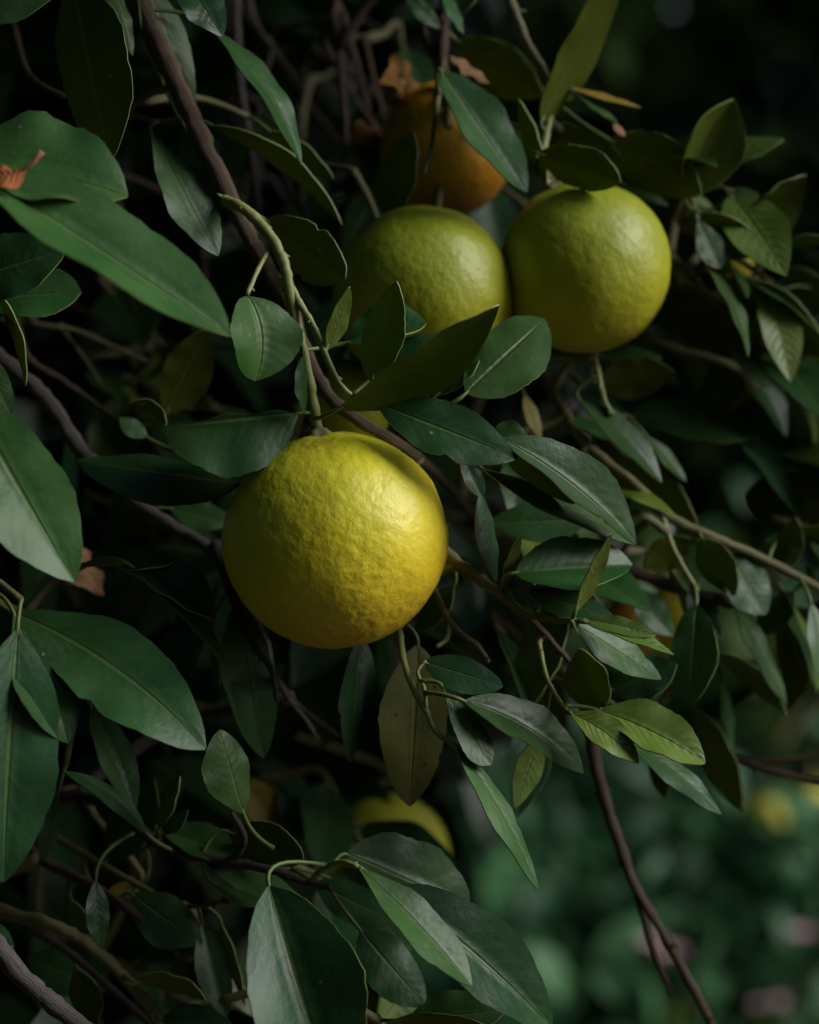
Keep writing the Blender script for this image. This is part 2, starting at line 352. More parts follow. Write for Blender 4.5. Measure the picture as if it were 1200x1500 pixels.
# trunk and scaffold limbs (inside the crown)
def limb(name, pts, r0, r1, mat, parent, knob=.05, sides=10, sub=8, seed=1):
    C = spline(pts, sub); mb = MB(); tube(mb, C, np.linspace(r0, r1, len(C)), 0, sides, knob, seed)
    o = mb.build(name, mat, parent, origin=C[0]); return o, C
tb = TREE_BASE
trunk, C = limb('trunk', [tb + (0, 0, -.05), tb + (.02, 0, .25), tb + (-.01, .02, .55), tb + (.03, .0, .8)], .075, .055, MGRY, tree, .04, 14)
SC_L = [[(0.03, 0, .75), (.12, -.05, 1.0), (.25, -.12, 1.25), (.40, -.10, 1.40), (.48, -.08, 1.44)],
        [(0.03, 0, .78), (-.05, -.16, 1.05), (-.02, -.34, 1.35), (.06, -.42, 1.62), (.1, -.5, 1.9)],
        [(0.03, 0, .78), (.1, .02, 1.1), (.3, .02, 1.5), (.45, .02, 1.70), (.55, 0, 1.85)],
        [(0.03, 0, .70), (.2, -.12, .86), (.34, -.2, 1.0), (.42, -.22, 1.06), (.5, -.22, 1.08)],
        [(0.03, 0, .72), (-.12, -.2, .9), (-.1, -.4, 1.05), (-.02, -.52, 1.15)],
        [(0.03, 0, .78), (-.2, .1, 1.1), (-.4, .1, 1.5), (-.5, 0, 1.9)]]
LIMBS = []
for i, pts in enumerate(SC_L):
    o, C = limb('limb', [tb + p for p in pts], .032, .012, MGRY, tree, .05, 10, 8, i); register(C, o); LIMBS.append(C)

# branches seen in the photograph: (points px,py,depth cm), radius px first..last, material, join to the wood behind?
BR = {}
def branch(key, pts, r0, r1, mat, join=True, knob=.10, name='branch', nodes=None, sub=7):
    W = np.array([P(*p) for p in pts]); 
    rs = K * (D0 + pts[0][2] / 100); re = K * (D0 + pts[-1][2] / 100)
    C = spline(W, sub); R = np.linspace(r0 * rs, r1 * re, len(C))
    r_ = np.random.default_rng(abs(hash(key)) % 1000 if not isinstance(key, str) else sum(map(ord, key)))
    C[1:-1] += r_.normal(size=(len(C) - 2, 3)) * (R[1:-1, None] * .06)
    for s in range(2, len(C) - 2, 5):                 # leaf scars: swollen nodes
        k_ = r_.uniform(.04, .22); R[s] *= 1 + k_; R[s - 1] *= 1 + k_ * .5; R[s + 1] *= 1 + k_ * .5
    if join:
        q, po = nearest(C[0]); gap = np.linalg.norm(q - C[0])
        if gap > .004:
            t0 = unit(C[0] - C[2]) * min(gap * .35, .05)
            ext = spline([q, q * .55 + (C[0] + t0 * 2) * .45 + AF * gap * .08, C[0] + t0 * .6, C[0]], 6)[:-1]
            C = np.vstack([ext, C]); R = np.concatenate([np.linspace(max(R[0] * 1.25, .0016), R[0], len(ext)), R])
    mb = MB(); tube(mb, C, R, 0, 12, knob * .45, sum(map(ord, key)))
    for s_ in range(len(C) - 3, 2, -9):               # buds and stubs of old stalks at the nodes
        t_ = unit(C[s_ + 1] - C[s_ - 1]); d_ = unit(np.cross(t_, r_.normal(size=3)) + t_ * .8)
        rb = min(R[s_], .0016); l_ = R[s_] + rb * r_.uniform(.2, 1.4)
        tube(mb, np.array([C[s_], C[s_] + d_ * l_ * .7, C[s_] + d_ * (l_ + rb * .4)]), [rb * .6, rb * .5, rb * .2], 0, 6, .1, s_)
    o = mb.build(name, mat, tree, origin=C[0]); register(C, o); BR[key] = o; return o
branch('b0', [(-160, -300, 6), (-190, 100, -4), (-170, 500, -5), (-150, 900, -5), (-120, 1250, -4), (-110, 1500, -4)], 14, 7, MBRK)
branch('b1', [(180, -60, 3), (205, 5, 2.5), (232, 65, 2), (264, 135, 1.6), (302, 218, 1.4), (337, 292, 1.4), (366, 345, 1.6), (396, 400, 2), (427, 458, 2.2), (452, 528, 2), (486, 585, 1.6), (530, 618, 1.6), (585, 652, 4), (640, 695, 9), (700, 760, 13)], 15.5, 6, MBRK, True, .13)
branch('b2', [(333, 296, .8), (352, 303, -.1), (378, 324, -.4), (400, 352, -.6), (416, 386, -.8), (423, 420, -.9), (434, 475, -.8), (449, 540, -.6), (458, 590, -.3), (467, 640, .0)], 7.8, 8, MGST, True, .05)
branch('b3', [(425, 418, -.8), (440, 446, -1), (457, 474, -1.2), (472, 508, -1.4), (486, 540, -1.4), (500, 565, -1.3), (516, 580, -1)], 5.5, 3.5, MGST, True, .05)
branch('b4', [(-60, 470, 7), (-10, 515, 6), (32, 550, 6), (75, 592, 6), (112, 650, 6), (152, 692, 6), (205, 738, 6), (255, 772, 5.5), (302, 800, 5), (340, 850, 4)], 12, 8, MGRY, True, .12)
branch('b4b', [(315, 795, 4.8), (332, 850, 3), (350, 895, 1.6), (372, 945, 1.0), (398, 982, .9), (406, 1028, .9)], 8, 3, MDRK, True, .16)
branch('b4c', [(398, 984, 1), (420, 1020, 4), (446, 1052, 6), (465, 1082, 7)], 4, 3, MGRY, True, .12)
branch('b4d', [(400, 985, 1.4), (440, 1035, 8), (500, 1080, 10)], 3, 2, MGRY, True, .12)
branch('b5', [(5, 470, 13), (60, 477, 12), (112, 485, 12), (160, 506, 12), (215, 530, 12)], 4.5, 3.5, MOLV)
branch('b5b', [(90, 482, 12.5), (120, 520, 12), (150, 565, 12)], 3, 2, MOLV)
branch('b6', [(22, 470, 10), (42, 525, 9), (90, 556, 9), (130, 585, 9), (168, 612, 8)], 6, 3.5, MRED)
branch('b7', [(600, 745, 6), (655, 812, 3), (692, 840, 1.2), (722, 862, .6), (760, 892, .3), (795, 905, -.2), (845, 910, -1.2)], 10, 4.5, MOLV, True, .10)
branch('b7b', [(770, 897, .4), (800, 930, 1.5), (835, 970, 2), (862, 1000, 3)], 5, 3, MRED)
branch('b7c', [(790, 945, 1.4), (800, 990, .6), (815, 1020, 0), (832, 1043, -.6)], 3.5, 3, MGST)
branch('b8', [(780, 520, 13), (810, 575, 11), (842, 628, 9), (882, 672, 8), (932, 712, 7), (982, 758, 7), (1042, 786, 7), (1112, 816, 7.5), (1215, 870, 8)], 8, 6.5, MOLV, True, .10)
branch('b8b', [(968, 750, 7), (985, 800, 6.5), (1003, 835, 6), (1022, 866, 6)], 4, 3.5, MGST)
branch('b9', [(720, 745, 14), (800, 775, 13), (900, 822, 12), (962, 850, 12), (1052, 880, 12), (1215, 905, 13)], 11, 8, MRED, True, .12)
branch('b10', [(815, 960, 14), (850, 1020, 9), (866, 1080, 8), (873, 1120, 8), (888, 1178, 8), (907, 1235, 8), (932, 1302, 8), (962, 1352, 8), (1002, 1422, 8.5), (1050, 1515, 9)], 9.5, 6, MRED, True, .12)
branch('b10b', [(930, 1298, 8), (950, 1368, 9), (968, 1420, 9), (983, 1462, 9)], 6, 4, MRED, True, .12)
branch('b11', [(985, 1090, 17), (1032, 1104, 15), (1082, 1114, 14), (1132, 1130, 14), (1220, 1150, 14)], 8, 6, MRED)
branch('b11b', [(1090, 1118, 14), (1140, 1114, 14), (1220, 1108, 14)], 5, 4, MRED)
branch('b12', [(578, 905, 2), (586, 930, .5), (592, 970, -.6), (607, 1012, -1.2), (626, 1045, -1.6), (640, 1072, -2), (672, 1096, -2.4)], 5, 4, MGST, True, .05)
branch('b12b', [(625, 1044, -1.6), (622, 1010, -1.5), (612, 985, -1.2), (624, 968, -1)], 3, 2.5, MGST)
branch('b13', [(630, 850, 4), (642, 876, 1.5), (658, 908, .6), (683, 934, .2), (700, 946, .1), (716, 970, .2)], 4.5, 3.5, MOLV, True, .15)
branch('b13b', [(660, 912, .6), (655, 935, .3), (640, 948, 0)], 3.5, 3, MGST)
branch('b14', [(150, 1175, 6), (205, 1216, 3), (250, 1245, 2), (330, 1262, 1), (400, 1275, 0), (442, 1290, -.6), (482, 1300, -.8)], 9, 5, MDRK, True, .08)
branch('b14b', [(330, 1262, 1), (350, 1250, .6), (358, 1225, .2), (340, 1190, 0)], 5, 4, MDRK)
branch('b14c', [(455, 1293, -.6), (470, 1275, -1.6), (498, 1263, -2.6), (525, 1270, -3.4)], 4.5, 4, MGST)
branch('b15', [(-10, 1225, 8), (32, 1240, 6), (80, 1270, 5), (140, 1300, 4), (192, 1335, 3), (242, 1380, 3), (277, 1420, 3), (315, 1468, 3)], 8, 5, MBRK, True, .14)
branch('b16', [(70, 1220, 8), (130, 1255, 7), (182, 1285, 6), (232, 1312, 5), (275, 1328, 4), (330, 1320, 2)], 5, 3.5, MOLV, True, .12)
branch('b17', [(120, 1165, 9), (150, 1212, 8), (182, 1246, 7), (208, 1282, 7)], 6, 5, MOLV)
branch('b18', [(-20, 1330, 4), (60, 1350, 3), (112, 1372, 3), (152, 1402, 3), (192, 1442, 3), (250, 1512, 3)], 9, 8, MOLV)
branch('b18b', [(20, 1345, 5), (100, 1395, 4), (170, 1455, 4), (230, 1510, 4)], 6, 5, MDRK)
branch('b19', [(-60, 1330, -1), (-5, 1385, -3), (32, 1430, -3), (72, 1466, -3), (130, 1512, -3)], 14, 13, MGRY, True, .06)
branch('b20', [(345, -40, 15), (345, 0, 14), (350, 110, 14), (370, 235, 14), (380, 315, 14)], 8, 6, MGRY)
branch('b21', [(490, 20, 17), (497, 80, 16), (503, 150, 16), (508, 215, 16)], 5, 5, MRED)
branch('b22', [(505, 30, 18), (520, 85, 17), (545, 180, 17)], 5, 4, MRED)
branch('b23', [(405, 220, 14), (425, 280, 14), (447, 315, 13)], 5, 4, MGRY)
branch('b24', [(648, -30, 12), (652, 20, 11), (648, 85, 10.5), (654, 150, 10), (655, 188, 9.6)], 7, 7, MRED, True, .15)
branch('b24b', [(650, 90, 10), (640, 160, 6), (633, 210, 4.6), (622, 255, 4)], 4, 3, MOLV)
branch('b25', [(735, -40, 9), (752, 10, 8), (772, 62, 8), (802, 116, 8), (815, 150, 8)], 7, 6, MOLV)
branch('b25b', [(812, 148, 8), (800, 200, 7), (795, 245, 6), (800, 272, 6)], 5, 6, MGST)
branch('b26', [(450, 240, 11), (482, 243, 9), (516, 248, 8)], 4.5, 3.5, MGRY)
branch('b27', [(900, 470, 15), (945, 492, 12), (1000, 515, 12), (1062, 532, 12), (1110, 570, 12)], 7, 6, MOLV)
branch('b28', [(975, 370, 14), (1010, 400, 12), (1060, 452, 12), (1120, 480, 12)], 6, 5, MOLV)
branch('b29', [(868, 505, 10), (876, 545, 7), (885, 585, 6.6), (897, 608, 6.4)], 4, 4, MGST)
branch('b30', [(620, 40, 12), (628, 70, 11), (640, 100, 10.4)], 5, 4, MRED)
branch('b31', [(1010, 262, 12), (1015, 300, 9), (1030, 330, 8), (1040, 395, 7)], 6, 4, MOLV)
branch('b32', [(20, 40, 9), (35, 95, 6), (55, 122, 5), (95, 142, 5)], 6, 4, MBRK)
branch('b33', [(200, 170, 4), (230, 178, 3), (262, 176, 2)], 4, 3, MOLV)
branch('b34', [(395, 365, -.5), (378, 395, -1.2), (362, 432, -2)], 3.5, 3.5, MGST, True, .05)
for i in range(26):                                                    # fine bare twigs inside the crown
    x, y = rng.uniform(330, 640), rng.uniform(-40, 330)
    if i > 15: x, y = rng.uniform(-20, 330), rng.uniform(250, 1450)
    d = rng.uniform(16, 30); l = rng.uniform(70, 200); a = rng.uniform(.5, 1.7)
    branch('t%d' % i, [(x, y, d), (x + l * .5 * math.cos(a) + rng.normal() * 12, y + l * .5 * math.sin(a), d - 1), (x + l * math.cos(a), y + l * math.sin(a), d - 2)], 4, 2.5, [MGRY, MRED, MBRK][i % 3], name='twig', sub=4)

NLEAF = 0
def attach_leaf(mb, Bw, axis, seed, r=.0009, slot=3, maxlen=.03, at=None):
    """leaf stalk to the nearest wood; a twig of its own where the wood is farther"""
    q, po = nearest_behind(Bw, axis) if at is None else (at, nearest(at)[1]); gap = np.linalg.norm(q - Bw)
    if gap > maxlen:
        s = Bw - axis * .012 + AF * .004
        pts = spline([q, q * .5 + s * .5 + AF * gap * .12 + np.array([0, 0, .1 * gap]), s], 6)
        tb_ = MB(); tube(tb_, pts, np.linspace(.0021, .0013, len(pts)), 0, 7, .06, seed)
        par = po if po.parent is tree else po.parent
        to = tb_.build('twig', MOLV, par, origin=pts[0]); register(pts, par)
        q = s; po = par
    gap = np.linalg.norm(q - Bw); c_ = Bw - axis * min(gap * .45, .014); tt = np.linspace(0, 1, 9)[:, None]
    C_ = np.vstack([(1 - tt) ** 2 * q + 2 * tt * (1 - tt) * c_ + tt ** 2 * Bw, Bw + axis * .003])
    tube(mb, C_, [r * 1.35] + [r] * 7 + [r * .75, r * .3], slot, 6, .03, seed)
    return po
def leaf(bx, by, tx, ty, db, dt, aP, aQ, kind='u', bow=0, p=.92, q=.8, flip=0, w=None, arch=.05, nt=22, wave=.05, conv=.06, notch=0, stalk=True, rag=0, name='leaf', at=None):
    """one leaf from its stalk and tip on the photograph, depths in cm, half widths seen on its upper and lower side"""
    global NLEAF; NLEAF += 1
    B, T = P(bx, by, db), P(tx, ty, dt); s = K * (D0 + (db + dt) / 200)
    dx, dy = tx - bx, ty - by; l = math.hypot(dx, dy); n = np.array([dy, -dx]) / l
    if n @ np.array([.3, -1]) < 0: n = -n
    nw = AX * n[0] - AU * n[1]
    L3 = np.linalg.norm(T - B) / s
    w = w or max(1.10 * max(abs(aP), abs(aQ)), min(.2 * L3, 1.7 * max(abs(aP), abs(aQ))))
    sg = 1 if kind in UNDER else -1
    if flip: sg = -sg
    zP = sg * math.sqrt(max(w * w - aP * aP, 0)); zQ = -sg * math.sqrt(max(w * w - aQ * aQ, 0))
    if flip == 2: zP, zQ = abs(zP), abs(zQ)
    if flip == 3: zP, zQ = -abs(zP), -abs(zQ)
    up = AZ if kind not in UNDER else -AZ
    # blades rise a little from the midrib towards the upper side
    lift = .16 * w * (1 if kind not in UNDER else -1)
    eP = (nw * aP + AZ * (zP + lift)) * s; eQ = (-nw * aQ + AZ * (zQ + lift)) * s
    bv = nw * bow * s + up * arch * np.linalg.norm(T - B)
    mb = MB(); leaf_geo(mb, B, T, bv, eP, eQ, up, p, q, nt, 4, .00045, (0, 1, 2), wave, conv, NLEAF, notch, rag)
    po = tree
    axis = unit((T - B) + bv * 2)
    if stalk: po = attach_leaf(mb, B, axis, NLEAF, at=at)
    ks = KINDS[kind]
    o = mb.build(name, [*ks, MPET], po if stalk else None, origin=B)
    return o

# ------------------------------------------------------------------ leaves read off the photograph
# ---- left
leaf(-45, 246, 338, 492, -9, -9, 80, 28, 'U', notch=.12, p=1.0, q=.65, arch=.03)
leaf(-70, 246, 187, 288, -6.5, -6.5, 100, 40, 'U', bow=8, p=1.0, q=.6)
leaf(-70, 10, 86, -12, -3, -3, 40, 42, 'd')
leaf(104, -40, 162, 237, -1, -2, 62, 52, 'd', p=1.0, q=.75, flip=1)
leaf(203, -40, 277, 195, 3, 4, 38, 20, 'U', bow=4)
leaf(160, -30, 194, 82, 1.5, 1.2, 14, 10, 'U')
leaf(222, 195, 319, 375, 2, .5, 36, 28, 'u', p=1.25, q=.75)
leaf(312, 45, 441, 241, 3, 2, 26, 12, 'U', bow=16)
leaf(310, 183, 501, 329, 3.4, 4, 14, 10, 'l', bow=24)
leaf(395, 192, 489, 263, 7, 6, 17, 12, 'l')
leaf(388, 322, 506, 408, 1.5, .6, 40, 38, 'l', q=.55, p=1.05)
leaf(362, 434, 374, 558, -2, -2.4, 64, 34, 'U', bow=14, q=.55, p=1.0, at=P(362, 432, -2))
leaf(444, 522, 446, 607, -1.2, -1.3, 5, 12, 'U')
leaf(436, 606, 238, 627, -.6, -1.8, 16, 80, 'd', q=.6)
leaf(352, 708, 114, 675, .6, .2, 25, 46, 'd', q=.7)
leaf(243, 628, 185, 592, 3, 3, 16, 12, 'l', bow=10, q=.6)
leaf(215, 640, 175, 612, 5, 5, 12, 14, 'U')
leaf(244, 605, 302, 482, 7, 6, 34, 36, 'l')
leaf(-70, 420, 96, 366, -2.4, -3, 55, 50, 'd', q=.7)
leaf(-30, 440, 119, 428, .5, .5, 46, 34, 'U', q=.55, p=1.2)
leaf(-5, 425, 38, 565, -1, -1, 9, 11, 'l', bow=10)
leaf(-25, 515, 18, 612, -2, -2, 20, 20, 'u')
leaf(-45, 585, 109, 852, -5.5, -6.5, 70, 56, 'U', q=.7, p=1.0)
leaf(20, 898, 301, 1097, -1.4, -4.2, 62, 52, 'u', bow=22, q=.7, p=1.08)
leaf(21, 900, 99, 1089, -3, -4.6, 58, 22, 'U', q=.8, p=1.1)
leaf(25, 925, 5, 1292, -5, -5.6, 76, 55, 'u', q=.75)
leaf(134, 1036, 198, 1187, 2, 1.2, 30, 16, 'u', bow=4)
leaf(216, 1222, 93, 1130, .8, -.6, 12, 9, 'd', bow=14)
leaf(158, 1258, 226, 1140, 7, 7, 34, 40, 'U')
leaf(233, 1215, 264, 1137, 2, 1.5, 12, 9, 'U')
leaf(236, 1222, 276, 1186, 1.6, 1.4, 10, 12, 'd')
leaf(240, 1216, 362, 1258, 2.5, 2, 32, 12, 'U', q=.7)
leaf(288, 1240, 447, 1322, 2.6, 2.2, 17, 20, 'U')
leaf(357, 1192, 322, 1069, -1, -1.6, 26, 38, 'U', p=1.1, q=.7, at=P(400, 1242, 0))
leaf(335, 1218, 445, 1262, 1.6, .6, 38, 28, 'l', q=.6, p=1.0)
leaf(355, 1140, 416, 1220, 14, 14, 26, 22, 'e')
leaf(408, 1162, 472, 1242, 14, 14, 24, 22, 'U')
leaf(165, 826, 256, 822, .6, .4, 27, 8, 'u', q=.6, p=1.05)
leaf(176, 828, 313, 907, .2, .6, 42, 12, 'u', bow=14, q=.7, p=1.15)
leaf(196, 832, 332, 975, -.2, .6, 12, 10, 'd', bow=16)
leaf(250, 745, 342, 766, 6, 6, 22, 22, 'U')
leaf(310, 955, 322, 1004, 3, 3, 6, 5, 'Y')
leaf(345, 884, 386, 1110, 2.4, 2.6, 40, 32, 'U', q=.7, p=.95)
leaf(352, 885, 402, 992, 3.4, 3.6, 16, 12, 'u')
# ---- centre
leaf(478, 513, 513, 420, -1.4, -2.2, 12, 14, 'Y')
leaf(508, 502, 624, 474, .4, .2, 48, 14, 'u', q=.6, p=1.05)
leaf(545, 559, 581, 412, -1.8, -2.8, 31, 30, 'Y', q=.7, p=.85)
leaf(556, 548, 651, 490, -.6, -.6, 26, 22, 'u')
leaf(494, 600, 731, 447, -2, -4.6, 22, 46, 'l', bow=-8, p=1.1, q=.8)
leaf(642, 578, 702, 528, -.8, -.8, 9, 12, 'U')
leaf(683, 576, 798, 468, -1.6, 1.4, 46, 54, 'U', q=.55, p=1.1)
leaf(553, 592, 758, 672, -1.6, -2.2, 44, 40, 'u', q=.75, p=1.0)
leaf(718, 642, 774, 640, .5, .5, 28, 10, 'd')
leaf(733, 643, 931, 797, -1.6, .6, 56, 14, 'u', bow=10, p=1.0, q=.75)
leaf(728, 650, 842, 738, -1.2, -.2, 12, 14, 'l', q=.7)
leaf(707, 687, 930, 798, -.6, 1.4, 14, 16, 'U', bow=2)
leaf(678, 668, 706, 727, .6, .4, 15, 14, 'u', q=.5, p=1.1)
leaf(704, 722, 727, 852, 1.2, 1.2, 13, 17, 'u')
leaf(756, 839, 926, 828, -1, 1.6, 52, 24, 'U', q=.65, p=.95, at=P(738, 862, .4))
leaf(843, 896, 896, 782, -1.3, -3, 11, 14, 'Y')
leaf(738, 862, 763, 784, .4, -2, 10, 9, 'Y')
leaf(746, 864, 782, 899, .3, -.6, 5, 6, 'U')
leaf(772, 866, 902, 906, .2, -.4, 22, 20, 'u')
leaf(858, 909, 960, 931, -1.4, -2, 18, 8, 'y')
leaf(858, 912, 987, 959, -1.5, -2.4, 12, 8, 'y', bow=6)
leaf(840, 913, 968, 995, -1.4, .8, 26, 22, 'U')
leaf(1020, 886, 1008, 1034, 5, 4, 32, 33, 'u', q=.65, flip=1)
leaf(836, 1045, 936, 1118, -.8, -2, 28, 18, 'y', bow=6)
leaf(878, 1042, 1033, 1118, -.2, -1.4, 46, 20, 'y', bow=6, p=1.0, q=.7)
leaf(925, 1090, 1056, 1193, 2, 2, 18, 16, 'u', bow=6)
leaf(622, 970, 737, 1005, -1, -1.4, 25, 26, 'u', q=.65)
leaf(680, 1027, 854, 1132, -2.2, .6, 40, 16, 'u', bow=14, p=.95, q=.7)
leaf(649, 1007, 719, 1121, -1.6, -2.6, 22, 22, 'U', p=1.7, q=.6)
leaf(668, 1092, 788, 1304, -2.4, -2.8, 17, 15, 'U', bow=8)
leaf(790, 1078, 754, 1184, 1.4, 1, 20, 22, 'Y')
leaf(612, 945, 600, 1181, 2, 1.6, 52, 50, 's', q=.7, rag=.05)
leaf(530, 930, 512, 1116, 2, 1, 30, 20, 'u')
leaf(664, 858, 608, 928, 2.4, 2.4, 18, 18, 'u')
leaf(864, 762, 716, 765, 4, 4, 30, 30, 'd')
# ---- bottom
leaf(508, 1252, 688, 1328, -2, .4, 66, 10, 'u', q=.6, p=.95)
leaf(526, 1272, 691, 1444, -3.4, -4.4, 34, 18, 'U', bow=6, p=1.15, q=.75, at=P(524, 1270, -3.4))
leaf(566, 1298, 809, 1507, -3, -.6, 66, 34, 'u', bow=10, p=1.0, q=.72)
leaf(394, 1298, 492, 1620, -4, -5.4, 98, 62, 'u', q=.65, p=.9, flip=2, w=99)
leaf(528, 1363, 622, 1472, 1, .6, 34, 38, 'u', q=.65)
leaf(598, 1494, 744, 1478, .2, .2, 36, 24, 'u')
leaf(545, 1512, 740, 1518, -3, -3, 34, 30, 'l')
leaf(198, 1438, 302, 1466, 2.4, 2, 28, 8, 'Y', q=.65)
leaf(296, 1352, 332, 1492, 3.4, 3, 26, 22, 'u')
leaf(324, 1352, 359, 1472, 3.4, 3, 9, 9, 'Y')
leaf(194, 1310, 297, 1382, 3.4, 3, 32, 36, 'd')
leaf(140, 1290, 148, 1390, 1.6, 1.2, 17, 15, 'd')
leaf(104, 1318, 130, 1392, 4.4, 4, 17, 15, 'Y')
leaf(196, 1302, 216, 1244, 8, 8, 14, 14, 'e')
leaf(158, 1306, 207, 1300, 8, 8, 11, 10, 'e')
leaf(314, 1294, 388, 1328, 1.4, 1, 8, 9, 'U')
leaf(112, 1418, 138, 1515, 4.4, 4, 26, 24, 'l')
leaf(-25, 1345, 23, 1402, -.6, -1, 16, 14, 'U')
leaf(84, 1165, 64, 1257, 2.4, 2, 15, 16, 'd', rag=.15)
leaf(140, 1440, 40, 1400, 6, 6, 30, 30, 'd')
leaf(330, 1410, 400, 1490, 6, 6, 30, 24, 'U')
leaf(235, 1500, 340, 1500, 2, 2, 30, 20, 'd')
# ---- right
leaf(647, 106, 771, 282, 5.6, 4.6, 50, 26, 'u', q=.7, bow=-4)
leaf(800, 270, 760, 145, 5.6, 6, 12, 11, 'l')
leaf(790, 225, 909, 267, 5, 4, 34, 22, 'l', q=.6, p=1.05)
leaf(778, 190, 907, 226, 8.5, 8, 26, 16, 'l')
leaf(793, 178, 912, -50, 7, 6, 26, 26, 'l', q=.6)
leaf(893, 205, 1027, 285, 8, 7, 42, 36, 'l', q=.7, bow=6)
leaf(1005, 287, 1075, 146, 8, 8, 26, 58, 'l', q=.8, bow=10, flip=2)
leaf(1082, 332, 1181, 257, 9.5, 9, 16, 46, 'l', q=.7)
leaf(1045, 306, 1110, 283, 10, 10, 22, 14, 'U')
leaf(914, 271, 979, 301, 9.5, 9.5, 9, 8, 'U')
leaf(1008, 316, 1122, 366, 8.4, 8, 22, 36, 'l')
leaf(1022, 322, 1056, 393, 7.4, 7, 22, 22, 'U', p=1.4, q=.6)
leaf(1038, 394, 1096, 523, 7, 6, 18, 9, 'U', bow=8)
leaf(1068, 406, 1216, 522, 10, 10, 24, 44, 'l', bow=8)
leaf(1072, 402, 1214, 505, 9.8, 9.6, 14, 5, 'U', bow=12)
leaf(978, 430, 1182, 562, 13, 13, 50, 50, 'l')
leaf(1225, 742, 1092, 724, 12, 12, 44, 46, 'l', q=.6)
leaf(1150, 835, 1166, 758, 8, 8, 20, 18, 'l')
leaf(1110, 832, 1152, 780, 9, 9, 18, 18, 'U')
leaf(1162, 792, 1206, 838, 9, 9, 12, 12, 'U')
leaf(1068, 812, 1122, 900, 7.4, 7, 34, 36, 'd', q=.65)
leaf(1162, 868, 1106, 932, 10, 10, 22, 20, 'U')
leaf(1028, 788, 1078, 872, 6.6, 6.4, 26, 25, 'l')
leaf(1012, 790, 944, 832, 9, 9, 26, 25, 'l')
leaf(848, 584, 969, 707, 6.8, 6, 28, 16, 'U', bow=6)
leaf(836, 612, 912, 646, 8.4, 8.4, 12, 10, 'U')
leaf(948, 640, 1005, 706, 9, 9, 13, 9, 'U')
leaf(888, 640, 1023, 778, 9.4, 9, 32, 32, 'l')
leaf(876, 560, 988, 545, 9, 9, 32, 30, 'l')
leaf(884, 522, 970, 525, 10, 10, 16, 14, 'U')
leaf(928, 864, 986, 932, 7.4, 7, 24, 22, 'U')
leaf(1008, 868, 1057, 936, 9.2, 9, 22, 20, 'U')
leaf(1052, 956, 1152, 1047, 9.4, 9, 14, 15, 'Y', bow=10)
leaf(1076, 880, 1152, 1032, 8.4, 8, 18, 16, 'd')
leaf(1188, 885, 1216, 1015, 6.6, 6, 20, 20, 'U')
leaf(886, 1036, 850, 950, 1.8, 1, 22, 40, 'l', q=.7)
leaf(893, 1012, 992, 972, 3.4, 3, 32, 30, 'u')
leaf(744, 988, 792, 1064, 16, 16, 22, 20, 'U')
leaf(1058, 998, 1073, 1096, 9.4, 9, 11, 10, 'U')
leaf(1018, 1038, 1087, 1187, 10.4, 10, 25, 25, 'Y')
leaf(578, 322, 606, 194, 7, 6, 20, 40, 'l', q=.7)
leaf(650, -14, 679, 50, 8, 7, 10, 11, 'U')
leaf(700, -25, 668, 25, 8, 8, 14, 12, 'U')
leaf(596, -5, 645, 42, 9, 9, 14, 14, 'U')
leaf(668, 58, 798, 142, 11.5, 11, 36, 34, 'l')
leaf(836, 129, 939, 158, 7.6, 7.4, 6, 6, 'e')
leaf(848, 140, 905, 180, 7.4, 7, 8, 7, 'U')
leaf(898, 180, 916, 200, 7, 7, 5, 6, 'B')
leaf(266, -35, 326, 54, .4, 0, 36, 28, 'd')
leaf(768, 578, 792, 645, 8, 8, 11, 10, 'e')
leaf(985, 395, 1035, 430, 12, 12, 12, 12, 'e')
leaf(1150, 395, 1215, 440, 14, 14, 20, 24, 'Y')
leaf(1160, 560, 1225, 480, 13, 13, 30, 30, 'l')
leaf(960, 1100, 975, 1170, 10, 10, 16, 14, 'l')
leaf(462, 1292, 582, 1352, 3, 2, 26, 28, 'd')
leaf(520, 1312, 606, 1392, 4, 3, 24, 26, 'u')
N_HAND = NLEAF

